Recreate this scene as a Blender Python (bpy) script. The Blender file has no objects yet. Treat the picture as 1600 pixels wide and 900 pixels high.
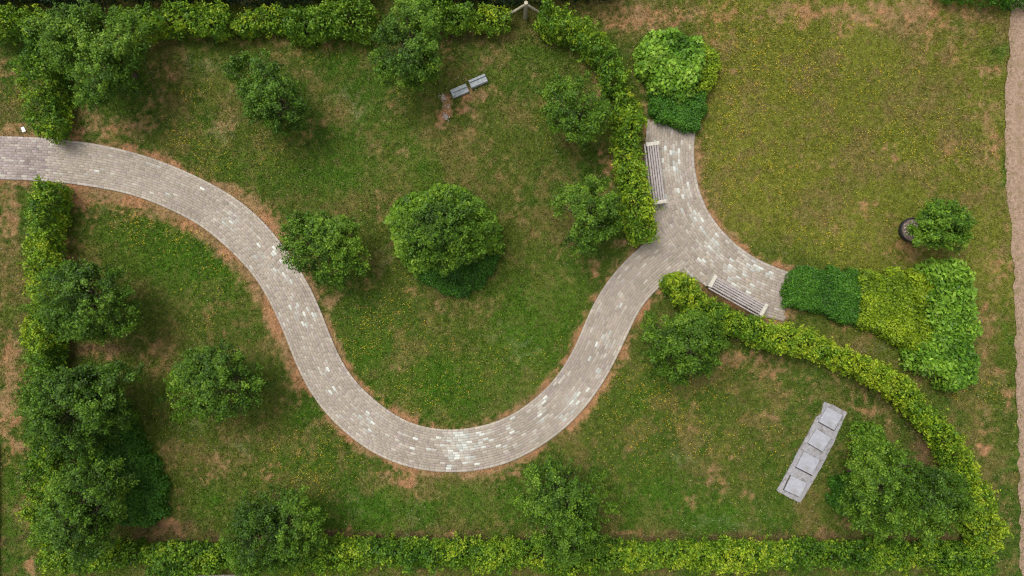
import bpy, math
import numpy as np
from mathutils import Vector

# ------------------------------------------------------------------ camera, sky, sun, exposure
S = bpy.context.scene
C = S.collection
H = 24.0                      # camera height (m)
PPM = 45.0                    # photo pixels per metre on the ground
cam_d = bpy.data.cameras.new("camera"); cam = bpy.data.objects.new("camera", cam_d); C.objects.link(cam)
cam.location = (0, 0, H); cam.rotation_euler = (0, 0, 0)
cam_d.sensor_width = 36; cam_d.lens = 36 * H / (1600 / PPM)
cam_d.clip_start = .1; cam_d.clip_end = 2000
S.camera = cam

SUN_EL, SUN_AZ = math.radians(64), math.radians(-40)     # azimuth clockwise from +Y
w = bpy.data.worlds.new("World"); S.world = w; w.use_nodes = True
nt = w.node_tree; bg = nt.nodes["Background"]
sky = nt.nodes.new("ShaderNodeTexSky"); sky.sky_type = 'NISHITA'; sky.sun_disc = False
sky.sun_elevation = SUN_EL; sky.sun_rotation = SUN_AZ; sky.air_density = 1.5; sky.dust_density = 5.0; sky.ozone_density = 1.0
hs = nt.nodes.new("ShaderNodeHueSaturation"); hs.inputs["Saturation"].default_value = .12
nt.links.new(sky.outputs[0], hs.inputs["Color"]); nt.links.new(hs.outputs[0], bg.inputs[0])
bg.inputs[1].default_value = .15
sd = bpy.data.lights.new("sun", 'SUN'); sd.energy = 1.4; sd.angle = math.radians(26); sd.color = (1, .93, .84)
sun = bpy.data.objects.new("sun", sd); C.objects.link(sun)
dirv = Vector((math.sin(SUN_AZ) * math.cos(SUN_EL), math.cos(SUN_AZ) * math.cos(SUN_EL), math.sin(SUN_EL)))
sun.rotation_euler = dirv.to_track_quat('Z', 'Y').to_euler(); sun.location = dirv * 60
S.view_settings.view_transform = 'Standard'; S.view_settings.look = 'None'
S.view_settings.exposure = 0.45; S.view_settings.gamma = 1.0
S.cycles.use_denoising = True; S.cycles.denoising_prefilter = 'NONE'; S.cycles.filter_width = 1.2
S.cycles.max_bounces = 5; S.cycles.diffuse_bounces = 3; S.cycles.transmission_bounces = 3; S.cycles.transparent_max_bounces = 4

rng = np.random.default_rng(7)

# ------------------------------------------------------------------ helpers
def W(px, py, h=0.0):
    """ground point (m) of a thing whose top at height h is seen at photo pixel px, py"""
    k = (H - h) / H
    return ((px - 800) / PPM * k, (450 - py) / PPM * k)

def WA(pts, h=0.0):
    return np.array([W(p[0], p[1], h) for p in pts], float)

def hash2(ix, iy, seed):
    n = (ix.astype(np.int64) * 374761393 + iy.astype(np.int64) * 668265263 + seed * 974634777) & 0x7fffffff
    n = ((n ^ (n >> 13)) * 1274126177) & 0x7fffffff
    return ((n ^ (n >> 16)) & 0xffffff) / float(0xffffff)

def vnoise(x, y, seed=0):
    ix = np.floor(x); iy = np.floor(y); fx = x - ix; fy = y - iy
    fx = fx * fx * (3 - 2 * fx); fy = fy * fy * (3 - 2 * fy)
    a = hash2(ix, iy, seed); b = hash2(ix + 1, iy, seed); c = hash2(ix, iy + 1, seed); d = hash2(ix + 1, iy + 1, seed)
    return (a * (1 - fx) + b * fx) * (1 - fy) + (c * (1 - fx) + d * fx) * fy

def fbm(x, y, seed=0, octs=4):
    v = 0; a = .5; t = 0
    for i in range(octs):
        v = v + a * vnoise(x * 2 ** i + i * 17.3, y * 2 ** i - i * 9.1, seed + i); t += a; a *= .55
    return v / t

def wave3(P, freq, seed):
    r = np.random.default_rng(seed); v = 0
    for i in range(6):
        d = r.normal(size=3); d /= np.linalg.norm(d)
        v = v + np.sin(P @ d * freq * r.uniform(.7, 1.5) + r.uniform(0, 6.28))
    return v / 6 ** .5 / .75            # about -1.4 .. 1.4

def sstep(a, b, x):
    t = np.clip((x - a) / (b - a), 0, 1); return t * t * (3 - 2 * t)

def smooth_curve(pts, n):
    """Catmull-Rom through pts, resampled at n even steps"""
    p = np.asarray(pts, float); p = np.vstack([2 * p[0] - p[1], p, 2 * p[-1] - p[-2]]); out = []
    for i in range(1, len(p) - 2):
        for t in np.linspace(0, 1, 12, endpoint=False):
            a, b, c, d = p[i - 1], p[i], p[i + 1], p[i + 2]
            out.append(.5 * (2 * b + (c - a) * t + (2 * a - 5 * b + 4 * c - d) * t ** 2 + (3 * b - a - 3 * c + d) * t ** 3))
    out.append(p[-2]); out = np.array(out)
    s = np.r_[0, np.cumsum(np.linalg.norm(np.diff(out, axis=0), axis=1))]
    q = np.linspace(0, s[-1], n)
    return np.stack([np.interp(q, s, out[:, k]) for k in range(2)], 1)

def dist_poly(x, y, P, closed=False):
    """distance to polyline, and parameter (0..1)"""
    best = np.full(x.shape, 1e9); par = np.zeros(x.shape)
    Q = np.vstack([P, P[:1]]) if closed else P
    n = len(Q) - 1
    for i in range(n):
        ax, ay = Q[i]; bx, by = Q[i + 1]; dx, dy = bx - ax, by - ay; L = dx * dx + dy * dy + 1e-12
        t = np.clip(((x - ax) * dx + (y - ay) * dy) / L, 0, 1)
        d = np.hypot(x - ax - t * dx, y - ay - t * dy)
        m = d < best; best = np.where(m, d, best); par = np.where(m, (i + t) / n, par)
    return best, par

def inside(x, y, P):
    r = np.zeros(x.shape, bool); n = len(P)
    for i in range(n):
        x1, y1 = P[i]; x2, y2 = P[(i + 1) % n]
        if y1 == y2: continue
        c = ((y1 > y) != (y2 > y)) & (x < (x2 - x1) * (y - y1) / (y2 - y1) + x1)
        r ^= c
    return r

def raw_mesh(name, co, faces_idx, nper, tint=None):
    """co Nx3, faces_idx flat loop indices, nper vertices per face"""
    me = bpy.data.meshes.new(name); nf = len(faces_idx) // nper
    me.vertices.add(len(co)); me.vertices.foreach_set("co", np.ascontiguousarray(co, np.float32).ravel())
    me.loops.add(len(faces_idx)); me.loops.foreach_set("vertex_index", np.ascontiguousarray(faces_idx, np.int32))
    me.polygons.add(nf); me.polygons.foreach_set("loop_start", np.arange(0, nf * nper, nper, dtype=np.int32))
    me.update(calc_edges=True)
    if tint is not None:
        a = me.attributes.new("tint", 'FLOAT_VECTOR', 'FACE' if len(tint) == nf else 'POINT')
        a.data.foreach_set("vector", np.ascontiguousarray(tint, np.float32).ravel())
    return me

def link(name, me, mat, parent=None, loc=None):
    o = bpy.data.objects.new(name, me); C.objects.link(o)
    if mat is not None: me.materials.append(mat)
    if parent is not None: o.parent = parent
    if loc is not None: o.location = loc
    return o

def tag(o, label=None, cat=None, group=None, kind=None):
    if label: o["label"] = label
    if cat: o["category"] = cat
    if group: o["group"] = group
    if kind: o["kind"] = kind
    return o

def thing(name, label, cat, loc=(0, 0, 0), rz=0, group=None):
    o = bpy.data.objects.new(name, None); C.objects.link(o); o.empty_display_size = .2
    o.location = loc; o.rotation_euler = (0, 0, rz)
    return tag(o, label, cat, group)

class MB:
    """collects shapes, builds ONE mesh"""
    def __init__(s): s.v = []; s.f = []
    def add(s, v, f):
        n = len(s.v); s.v += [tuple(q) for q in v]; s.f += [tuple(i + n for i in g) for g in f]
    def box(s, c, d, rot=None, top=1.0, jit=0):
        x, y, z = d[0] / 2, d[1] / 2, d[2] / 2
        v = [Vector((a * x * (top if e > 0 else 1), b * y * (top if e > 0 else 1), e * z)) for e in (-1, 1) for a, b in ((-1, -1), (1, -1), (1, 1), (-1, 1))]
        if rot is not None: v = [rot @ q for q in v]
        s.add([q + Vector(c) for q in v], [(0, 3, 2, 1), (4, 5, 6, 7), (0, 1, 5, 4), (1, 2, 6, 5), (2, 3, 7, 6), (3, 0, 4, 7)])
    def tube(s, pts, rad, n=6):
        P = [Vector(p) for p in pts]; rings = []
        for i, p in enumerate(P):
            d = (P[min(i + 1, len(P) - 1)] - P[max(i - 1, 0)]).normalized()
            a = d.orthogonal().normalized(); b = d.cross(a)
            rings.append([p + (a * math.cos(t) + b * math.sin(t)) * rad[i] for t in [2 * math.pi * k / n for k in range(n)]])
        v = [q for r in rings for q in r]; f = []
        for i in range(len(P) - 1):
            for k in range(n):
                f.append((i * n + k, i * n + (k + 1) % n, (i + 1) * n + (k + 1) % n, (i + 1) * n + k))
        f.append(tuple(range(n))[::-1]); f.append(tuple((len(P) - 1) * n + k for k in range(n)))
        s.add(v, f)
    def lathe(s, prof, n=32, c=(0, 0, 0)):
        v = [(c[0] + r * math.cos(2 * math.pi * k / n), c[1] + r * math.sin(2 * math.pi * k / n), c[2] + z) for r, z in prof for k in range(n)]
        f = [(i * n + k, i * n + (k + 1) % n, (i + 1) * n + (k + 1) % n, (i + 1) * n + k) for i in range(len(prof) - 1) for k in range(n)]
        s.add(v, f)
    def build(s, name, mat, parent=None, loc=None, bevel=0, rz=0, smooth=False):
        me = bpy.data.meshes.new(name); me.from_pydata(s.v, [], s.f); me.update()
        if smooth: me.polygons.foreach_set("use_smooth", [True] * len(me.polygons))
        o = link(name, me, mat, parent, loc); o.rotation_euler = (0, 0, rz)
        if bevel:
            m = o.modifiers.new("bevel", 'BEVEL'); m.width = bevel; m.segments = 2; m.limit_method = 'ANGLE'
        return o

# ------------------------------------------------------------------ materials
def newmat(name):
    m = bpy.data.materials.new(name); m.use_nodes = True
    n = m.node_tree.nodes; return m, n, m.node_tree.links, n["Principled BSDF"]

def leaf_mat(name, rough=.5, spec=.35, trans=.35):
    m, n, l, p = newmat(name)
    at = n.new("ShaderNodeAttribute"); at.attribute_name = "tint"
    l.new(at.outputs["Vector"], p.inputs["Base Color"])
    p.inputs["Roughness"].default_value = rough; p.inputs["Specular IOR Level"].default_value = spec
    tr = n.new("ShaderNodeBsdfTranslucent")
    mul = n.new("ShaderNodeVectorMath"); mul.operation = 'MULTIPLY'; mul.inputs[1].default_value = (1.25, 1.35, .7)
    l.new(at.outputs["Vector"], mul.inputs[0]); l.new(mul.outputs[0], tr.inputs["Color"])
    mx = n.new("ShaderNodeMixShader"); mx.inputs[0].default_value = trans
    l.new(p.outputs[0], mx.inputs[1]); l.new(tr.outputs[0], mx.inputs[2])
    l.new(mx.outputs[0], n["Material Output"].inputs["Surface"])
    return m

def noisy_mat(name, c1, c2, scale=8, rough=.85, bump=.3, det=8, stain=None, spec=.3, bscale=None):
    m, n, l, p = newmat(name)
    tc = n.new("ShaderNodeTexCoord"); ns = n.new("ShaderNodeTexNoise"); ns.inputs["Scale"].default_value = scale
    ns.inputs["Detail"].default_value = det; ns.inputs["Roughness"].default_value = .65
    l.new(tc.outputs["Object"], ns.inputs["Vector"])
    cr = n.new("ShaderNodeValToRGB"); cr.color_ramp.elements[0].position = .35; cr.color_ramp.elements[1].position = .65
    cr.color_ramp.elements[0].color = (*c1, 1); cr.color_ramp.elements[1].color = (*c2, 1)
    l.new(ns.outputs[0], cr.inputs[0]); src = cr.outputs[0]
    if stain:
        n2 = n.new("ShaderNodeTexNoise"); n2.inputs["Scale"].default_value = scale * .35; n2.inputs["Detail"].default_value = 5
        l.new(tc.outputs["Object"], n2.inputs["Vector"])
        r2 = n.new("ShaderNodeValToRGB"); r2.color_ramp.elements[0].position = .52; r2.color_ramp.elements[1].position = .68
        l.new(n2.outputs[0], r2.inputs[0])
        mx = n.new("ShaderNodeMix"); mx.data_type = 'RGBA'; l.new(r2.outputs[0], mx.inputs[0]); l.new(src, mx.inputs[6])
        mx.inputs[7].default_value = (*stain, 1); src = mx.outputs[2]
    l.new(src, p.inputs["Base Color"]); p.inputs["Roughness"].default_value = rough; p.inputs["Specular IOR Level"].default_value = spec
    if bump:
        n3 = n.new("ShaderNodeTexNoise"); n3.inputs["Scale"].default_value = bscale or scale * 5; n3.inputs["Detail"].default_value = 6
        l.new(tc.outputs["Object"], n3.inputs["Vector"])
        b = n.new("ShaderNodeBump"); b.inputs["Strength"].default_value = bump; b.inputs["Distance"].default_value = .02
        l.new(n3.outputs[0], b.inputs["Height"]); l.new(b.outputs[0], p.inputs["Normal"])
    return m

def tint_mat(name, scales=(14, 60), amt=.35, rough=.95, bump=.5, bdist=.03, spec=.15):
    """colour from the surface's own tint, broken up with two scales of noise"""
    m, n, l, p = newmat(name)
    at = n.new("ShaderNodeAttribute"); at.attribute_name = "tint"; tc = n.new("ShaderNodeTexCoord")
    src = at.outputs["Vector"]; hs_ = []
    for s_ in scales:
        ns = n.new("ShaderNodeTexNoise"); ns.inputs["Scale"].default_value = s_; ns.inputs["Detail"].default_value = 6; ns.inputs["Roughness"].default_value = .7
        l.new(tc.outputs["Object"], ns.inputs["Vector"])
        mr = n.new("ShaderNodeMapRange"); mr.inputs["From Min"].default_value = .3; mr.inputs["From Max"].default_value = .7
        mr.inputs["To Min"].default_value = 1 - amt; mr.inputs["To Max"].default_value = 1 + amt
        l.new(ns.outputs[0], mr.inputs[0])
        mu = n.new("ShaderNodeVectorMath"); mu.operation = 'SCALE'; l.new(src, mu.inputs[0]); l.new(mr.outputs[0], mu.inputs["Scale"])
        src = mu.outputs[0]; hs_.append(ns)
    l.new(src, p.inputs["Base Color"]); p.inputs["Roughness"].default_value = rough; p.inputs["Specular IOR Level"].default_value = spec
    b = n.new("ShaderNodeBump"); b.inputs["Strength"].default_value = bump; b.inputs["Distance"].default_value = bdist
    l.new(hs_[-1].outputs[0], b.inputs["Height"]); l.new(b.outputs[0], p.inputs["Normal"])
    return m

M_leaf = leaf_mat("leaf", .5, .25, .30)
M_grassblade = leaf_mat("grass_blade", .7, .15, .3)
M_ground = tint_mat("lawn_soil", (5, 26, 95), .30, .97, .7, .04)
M_pave = tint_mat("clay_paver", (2.2, 30, 130), .13, .85, .35, .004, .3)
M_bark = noisy_mat("bark", (.06, .045, .03), (.13, .10, .075), 14, .95, .6)
M_stem = noisy_mat("hedge_stem", (.045, .035, .022), (.09, .07, .045), 14, .95, .4)
M_conc = noisy_mat("bench_concrete", (.38, .35, .30), (.48, .45, .39), 9, .9, .25, stain=(.32, .295, .25))
M_slat = noisy_mat("weathered_slat", (.24, .21, .205), (.34, .30, .29), 12, .8, .2, stain=(.20, .18, .17))
M_under = noisy_mat("dark_steel", (.03, .028, .03), (.05, .045, .045), 10, .7, .1)
M_slab = noisy_mat("slab_concrete", (.255, .258, .288), (.325, .332, .37), 7, .9, .2, stain=(.235, .23, .235))
M_bed = noisy_mat("gravel_bed", (.205, .198, .208), (.30, .292, .305), 16, .95, .6, stain=(.165, .150, .138))
M_stone = noisy_mat("blue_grey_stone", (.20, .225, .235), (.31, .33, .345), 10, .8, .4, stain=(.36, .345, .37))
M_wood = noisy_mat("grey_timber", (.27, .24, .17), (.42, .39, .29), 12, .9, .3)
M_darkwood = noisy_mat("dark_timber", (.05, .045, .04), (.09, .08, .07), 12, .9, .3)
M_rubber = noisy_mat("black_rubber", (.012, .012, .014), (.025, .025, .028), 12, .6, .2)
M_potsoil = noisy_mat("pot_soil", (.10, .07, .055), (.2, .15, .12), 16, .95, .6)
M_slabshadow = noisy_mat('slab_shadow', (.03, .028, .024), (.07, .062, .05), 20, .95, .3)  # dark colour for the shadow lines painted along the slab edges
M_pebble = noisy_mat("pebble", (.24, .19, .17), (.42, .36, .33), 9, .85, .2)
M_paper = noisy_mat("white_paper", (.7, .68, .66), (.8, .8, .8), 9, .8, .1)
M_track = noisy_mat("track_earth", (.20, .135, .092), (.31, .218, .155), 9, .97, 1.0, stain=(.20, .145, .085), bscale=60)

# ------------------------------------------------------------------ path layout (photo px on the ground)
T_px = [(-60, 213), (0, 213), (67, 215), (133, 222), (200, 235), (267, 257), (317, 280), (353, 299), (400, 332), (450, 393), (483, 442), (505, 495), (528, 553), (550, 590), (585, 625), (633, 658), (683, 671), (733, 670), (770, 661), (800, 649), (835, 624), (863, 598), (886, 565), (903, 533), (917, 495), (933, 460), (957, 427), (1000, 385), (1040, 352), (1085, 318)]
B_px = [(-60, 280), (0, 280), (83, 284), (133, 290), (180, 298), (220, 308), (267, 328), (317, 354), (367, 398), (400, 434), (427, 482), (450, 535), (473, 596), (505, 642), (545, 682), (590, 713), (617, 725), (667, 737), (733, 738), (765, 734), (800, 722), (863, 687), (910, 643), (942, 600), (970, 547), (987, 507), (1010, 467), (1043, 438), (1090, 402), (1140, 368)]
NE_px = [(1088, 170), (1086, 203), (1084, 230), (1085, 260), (1092, 296), (1105, 328), (1125, 357), (1150, 382), (1180, 403), (1210, 417), (1238, 427), (1290, 441)]
Y_px = [(1012, 189), (1035, 193), (1060, 201), (1087, 203), (1084, 230), (1085, 260), (1092, 296), (1105, 328), (1125, 357), (1150, 382), (1180, 403), (1210, 417), (1238, 427), (1229, 458), (1224, 502), (1190, 494), (1150, 472), (1100, 445), (1065, 425), (1043, 438), (1000, 385), (1024, 372), (1020, 330), (1010, 290), (1006, 240)]
NSEG = 420
Tc = smooth_curve(WA(T_px), NSEG); Bc = smooth_curve(WA(B_px), NSEG)
# match the far edge to the near edge by nearest station so that rows stay square to the path
def resta(A, B):
    out = []; j = 0
    for i in range(len(A)):
        lo, hi = max(0, int(i * len(B) / len(A)) - 40), min(len(B), int(i * len(B) / len(A)) + 40)
        d = np.linalg.norm(B[lo:hi] - A[i], axis=1); j = max(j, lo + int(np.argmin(d))) ; out.append(B[min(j, len(B) - 1)])
    out = np.array(out); k = np.ones(25) / 25
    pad = np.vstack([np.repeat(out[:1], 12, 0), out, np.repeat(out[-1:], 12, 0)])
    return np.stack([np.convolve(pad[:, c], k, 'valid') for c in range(2)], 1)
Bs = resta((Tc + Bc) / 2, Bc); Ts = resta((Tc + Bc) / 2, Tc)
NEc = smooth_curve(WA(NE_px), 150)
tan = np.gradient(NEc, axis=0); tan /= np.linalg.norm(tan, axis=1)[:, None]
nrm = np.stack([tan[:, 1], -tan[:, 0]], 1)
if (nrm[75] @ (np.array(W(1000, 450)) - NEc[75])) < 0: nrm = -nrm
ARM = 76 / PPM; ARM2 = 114 / PPM
SWc = NEc + nrm * ARM; SWd = NEc + nrm * ARM2
Ypoly = WA(Y_px)
Apoly = np.vstack([Ts, Bs[::-1]])

def path_sd(x, y):
    """signed distance to the paving, negative inside"""
    d1, _ = dist_poly(x, y, Ts[::4]); d2, _ = dist_poly(x, y, Bs[::4]); d3, _ = dist_poly(x, y, Ypoly, True)
    ina = inside(x, y, Apoly[::3]); iny = inside(x, y, Ypoly); d = np.minimum(np.minimum(d1, d2), d3)
    return np.where(ina | iny, -d, d)

# ------------------------------------------------------------------ ground colour (a property of the turf: species, wear, drought)
DRY = [  # px, py, rx, ry, strength
 (1000, 28, 80, 22, .9), (1100, 22, 90, 20, .8), (1250, 22, 110, 22, .85), (1400, 18, 110, 22, 1.0), (1500, 22, 60, 22, .7), (1345, 30, 60, 20, .8),
 (1455, 40, 70, 28, .7), (1490, 70, 30, 40, .55), (1540, 108, 25, 10, .8), (1548, 200, 16, 60, .8), (1535, 160, 25, 25, .7), (1552, 235, 12, 40, .9), (1470, 85, 35, 30, .4), (1490, 230, 25, 30, .45),
 (1555, 290, 20, 30, .5), (1130, 115, 14, 14, .8), (1120, 62, 30, 22, .6), (1400, 237, 16, 12, .8), (1275, 255, 40, 16, .5), (1350, 330, 22, 20, .55), (1290, 355, 30, 20, .4), (1415, 390, 45, 30, .75),
 (1560, 430, 28, 60, .6), (1545, 500, 20, 60, .55), (1570, 330, 12, 60, .5), (1575, 620, 8, 24, 1.0), (1545, 660, 24, 40, .5), (1540, 695, 14, 12, .8), (1575, 800, 12, 60, .5), (1560, 580, 20, 40, .4), (1440, 520, 40, 20, .5), (1340, 520, 60, 22, .4), (1445, 580, 30, 20, .5), (1240, 490, 12, 10, .8),
 (12, 330, 22, 60, 1.0), (12, 430, 20, 60, .55), (18, 560, 20, 50, .95), (12, 640, 22, 50, 1.1), (20, 700, 22, 30, 1.0), (38, 800, 8, 35, .8), (50, 888, 14, 12, 1.0), (3, 850, 6, 60, .5), (10, 120, 20, 50, .35), (15, 205, 40, 10, 1.0),
 (120, 205, 40, 10, .95), (190, 200, 60, 22, .75), (130, 175, 40, 14, .6), (250, 110, 25, 35, .75), (240, 160, 14, 20, .6), (330, 60, 80, 12, .5), (300, 95, 30, 30, .35), (430, 60, 60, 12, .55), (475, 43, 22, 6, 1.0), (380, 45, 30, 5, .9), (505, 70, 60, 20, .4), (570, 55, 18, 40, .6), (585, 20, 8, 20, .8),
 (470, 95, 50, 30, .3), (350, 110, 30, 30, .35), (500, 190, 40, 25, .35), (470, 210, 25, 20, .4), (520, 170, 30, 14, .4), (610, 155, 40, 25, .35), (340, 190, 30, 20, .5), (310, 200, 20, 14, .5),
 (720, 50, 70, 14, .7), (780, 40, 15, 14, .8), (700, 80, 30, 30, .5), (760, 85, 40, 30, .4), (694, 155, 7, 8, 1.5), (697, 178, 10, 18, 1.5), (733, 175, 20, 10, 1.2), (752, 143, 22, 9, 1.2), (735, 155, 8, 8, 1.0), (740, 210, 60, 20, .35), (750, 112, 12, 8, .7), (770, 210, 40, 30, .3), (635, 232, 25, 20, .45), (780, 260, 30, 25, .4),
 (835, 130, 15, 15, .45), (870, 60, 30, 14, .4), (920, 95, 25, 30, .5), (945, 150, 14, 50, .65), (955, 250, 16, 60, .7), (975, 380, 25, 14, .8), (910, 410, 40, 20, .45), (810, 330, 20, 50, .3), (830, 350, 30, 30, .3), (870, 400, 20, 20, .4), (925, 420, 12, 16, .8),
 (1000, 110, 12, 60, .6), (1010, 165, 10, 20, .7), (1090, 240, 6, 40, .9), (1145, 375, 20, 10, .7),
 (590, 215, 20, 20, .35), (560, 440, 40, 20, .4), (515, 470, 12, 14, .9), (520, 420, 10, 14, .8), (635, 455, 20, 14, .5), (680, 480, 30, 14, .5), (745, 480, 30, 18, .5), (625, 575, 14, 12, .6), (690, 540, 16, 16, .35), (780, 490, 25, 16, .4), (560, 575, 12, 10, .4), (800, 560, 30, 20, .25), (530, 380, 20, 10, .3), (590, 250, 15, 20, .35), (600, 330, 14, 30, .5), (590, 400, 40, 20, .35), (780, 390, 10, 50, .3),
 (140, 315, 90, 16, 1.0), (220, 330, 50, 14, .8), (80, 300, 40, 14, .9), (110, 400, 20, 60, .5), (130, 350, 30, 20, .4), (270, 490, 30, 20, .35), (330, 480, 25, 20, .45), (300, 370, 20, 14, .4), (360, 520, 30, 20, .4), (380, 560, 30, 20, .3), (240, 550, 30, 30, .5), (150, 545, 50, 14, .7), (250, 580, 16, 20, .5),
 (460, 600, 22, 14, .9), (455, 575, 14, 25, .8), (440, 640, 30, 14, .4), (350, 720, 40, 30, .45), (320, 745, 30, 12, .6), (260, 700, 20, 30, .45), (260, 825, 25, 16, .9), (280, 800, 20, 20, .4), (400, 680, 30, 30, .3), (410, 735, 30, 16, .5), (500, 665, 20, 14, .4), (480, 700, 16, 14, .5),
 (100, 750, 12, 40, 1.1), (630, 750, 40, 14, .9), (600, 740, 30, 10, .7), (540, 835, 60, 8, .6), (690, 840, 50, 10, .7), (680, 775, 16, 20, .5), (800, 742, 30, 12, .8), (650, 770, 30, 14, .5), (770, 830, 40, 16, .3),
 (1000, 740, 20, 14, .35), (985, 700, 14, 10, .5), (1080, 635, 10, 10, .6), (1075, 668, 16, 8, .8), (1120, 740, 10, 30, .8), (1145, 710, 8, 10, 1.0), (1170, 778, 14, 10, .7), (1135, 770, 14, 12, .6), (1083, 780, 14, 25, .6), (1207, 652, 10, 9, 1.1), (1165, 655, 14, 14, .4), (1180, 620, 60, 30, .3), (1265, 620, 25, 10, .6), (1260, 745, 14, 20, .5), (1270, 830, 60, 14, .5), (1340, 820, 50, 16, .6), (1190, 840, 60, 10, .45), (980, 838, 40, 8, .7), (960, 560, 16, 20, .3),
 (1160, 560, 45, 16, .9), (1200, 575, 60, 20, .6), (1060, 470, 14, 14, .5), (1290, 590, 60, 16, .4), (1370, 620, 50, 20, .6), (1350, 640, 25, 12, .8), (1440, 680, 22, 40, .7), (1390, 650, 30, 30, .4), (1430, 725, 30, 20, .5), (1290, 700, 14, 30, .4)]
LUSH = [(560, 90, 60, 40, .4), (400, 270, 60, 30, .4), (560, 280, 60, 30, .5), (640, 260, 40, 40, .6), (830, 500, 90, 70, .9), (700, 600, 120, 50, .8), (570, 560, 50, 40, .6), (260, 400, 60, 60, .9), (330, 430, 50, 40, .8), (200, 370, 60, 30, .6),
 (470, 740, 60, 40, .6), (470, 800, 70, 30, .8), (600, 800, 80, 35, .9), (740, 790, 60, 40, .8), (330, 780, 20, 25, .9), (280, 640, 50, 40, .4), (1000, 780, 60, 40, .7), (1130, 810, 70, 25, .8), (1000, 600, 40, 40, .5), (470, 650, 14, 14, .9),
 (1560, 82, 14, 14, 1.5), (1575, 270, 5, 40, .9), (1570, 520, 6, 50, .7), (1500, 30, 16, 14, .8), (20, 770, 12, 60, .8), (20, 480, 20, 14, .6), (210, 90, 12, 40, .4), (330, 230, 30, 25, .5), (840, 70, 60, 40, .4), (130, 320, 20, 18, .6)]
WEED = [(320, 105, 18, 14), (350, 205, 20, 22), (420, 160, 20, 14), (540, 150, 25, 14), (560, 170, 14, 18), (180, 325, 20, 10), (350, 140, 10, 10), (300, 100, 10, 10), (640, 800, 12, 16), (565, 790, 20, 14), (1065, 718, 14, 10), (1130, 815, 40, 8), (1390, 430, 14, 14), (780, 520, 14, 14), (600, 400, 12, 12), (690, 430, 14, 14), (820, 540, 20, 20), (1390, 545, 30, 14), (900, 830, 16, 10), (300, 660, 20, 14), (370, 705, 20, 14)]

def blobs(px, py, L, seed):
    wx = (fbm(px / 22, py / 22, seed) - .5) * 34; wy = (fbm(px / 22 + 50, py / 22, seed) - .5) * 34
    v = np.zeros(px.shape)
    for b in L:
        m = (np.abs(px - b[0]) < b[2] * 2 + 40) & (np.abs(py - b[1]) < b[3] * 2 + 40)
        if not m.any(): continue
        d = np.hypot((px[m] + wx[m] - b[0]) / b[2], (py[m] + wy[m] - b[1]) / b[3])
        v[m] = np.maximum(v[m], (b[4] if len(b) > 4 else 1) * np.exp(-d ** 2 * .8))
    return v

def lerp(a, b, t): return a * (1 - t)[:, None] + np.array(b)[None] * t[:, None]

def turf(x, y, psd=None):
    """linear base colour of the turf at ground point(s), and how dry it is"""
    px = x * PPM + 800; py = 450 - y * PPM
    if psd is None: psd = path_sd(x, y)
    n1 = fbm(px / 130, py / 130, 1); n2 = fbm(px / 45, py / 45, 11); n3 = fbm(px / 14, py / 14, 21, 3); n4 = vnoise(px / 3.3, py / 3.3, 31)
    col = np.tile(np.array([.066, .092, .012]), (len(px), 1))
    col = lerp(col, (.046, .088, .008), sstep(.42, .62, n1 * .6 + n3 * .4))
    meadow = sstep(1040, 1130, px) * sstep(640, 420, py + 200 * sstep(1380, 1180, px + (n2 - .5) * 120) * sstep(300, 420, py))
    col = lerp(col, (.128, .137, .018), meadow * .85)
    olive = sstep(.5, .66, n2) * .5
    col = lerp(col, (.120, .115, .026), olive)
    lush = np.clip(blobs(px, py, LUSH, 41) * (.55 + n3), 0, 1)
    col = lerp(col, (.046, .115, .006), lush * .85)
    n5 = vnoise(px / 6.5, py / 6.5, 37)
    brown = sstep(.50, .70, n2 * .42 + n3 * .36 + n5 * .22 + .04) * (1 - lush * .6)
    col = lerp(col, (.158, .108, .046), brown * (.50 + .06 * meadow))
    weed = blobs(px, py, WEED, 61) * sstep(.45, .6, n3 * .6 + n5 * .4)
    col = lerp(col, (.13, .17, .07), weed * .4)
    # drought: along the paving and in patches
    edge = np.exp(-(np.maximum(psd, 0) / (.12 + .28 * fbm(px / 60, py / 60, 71))) ** 2) * (.5 + .6 * sstep(.3, .55, fbm(px / 35, py / 35, 73, 2))) * (.6 + .6 * n3)
    side = np.where((px > 60) & (px < 470) & (psd < .9) & (py > 285), np.exp(-(np.maximum(psd, 0) / .5) ** 2), 0)
    pat = blobs(px, py, DRY, 51)
    dry = np.clip(np.maximum(np.maximum(edge, side), pat * (.62 + .8 * (n3 - .3))), 0, 1.2)
    dcol = lerp(np.tile(np.array([.225, .138, .070]), (len(px), 1)), (.300, .152, .082), sstep(.4, .62, fbm(px / 30, py / 30, 81)))
    t = sstep(.22, .85, dry + (n4 - .5) * .45 + (n5 - .5) * .35)
    col = col * (1 - t * .88)[:, None] + dcol * (t * .88)[:, None]
    # bare brown soil under the hedges
    bare = blobs(px, py, [(100, 750, 16, 45, 1.2), (150, 548, 60, 8, .8), (260, 825, 40, 14, .8), (540, 842, 500, 7, .9), (1150, 842, 300, 7, .8), (1430, 830, 60, 12, .9), (1440, 700, 16, 60, .7), (1480, 835, 30, 14, 1), (220, 52, 30, 14, .6), (720, 56, 80, 7, .6)], 91)
    col = lerp(col, (.10, .062, .034), np.clip(bare * (.4 + n3), 0, .9))
    col *= (.74 + .30 * n4 + .24 * n5)[:, None]
    return col, t, lush, meadow

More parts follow.
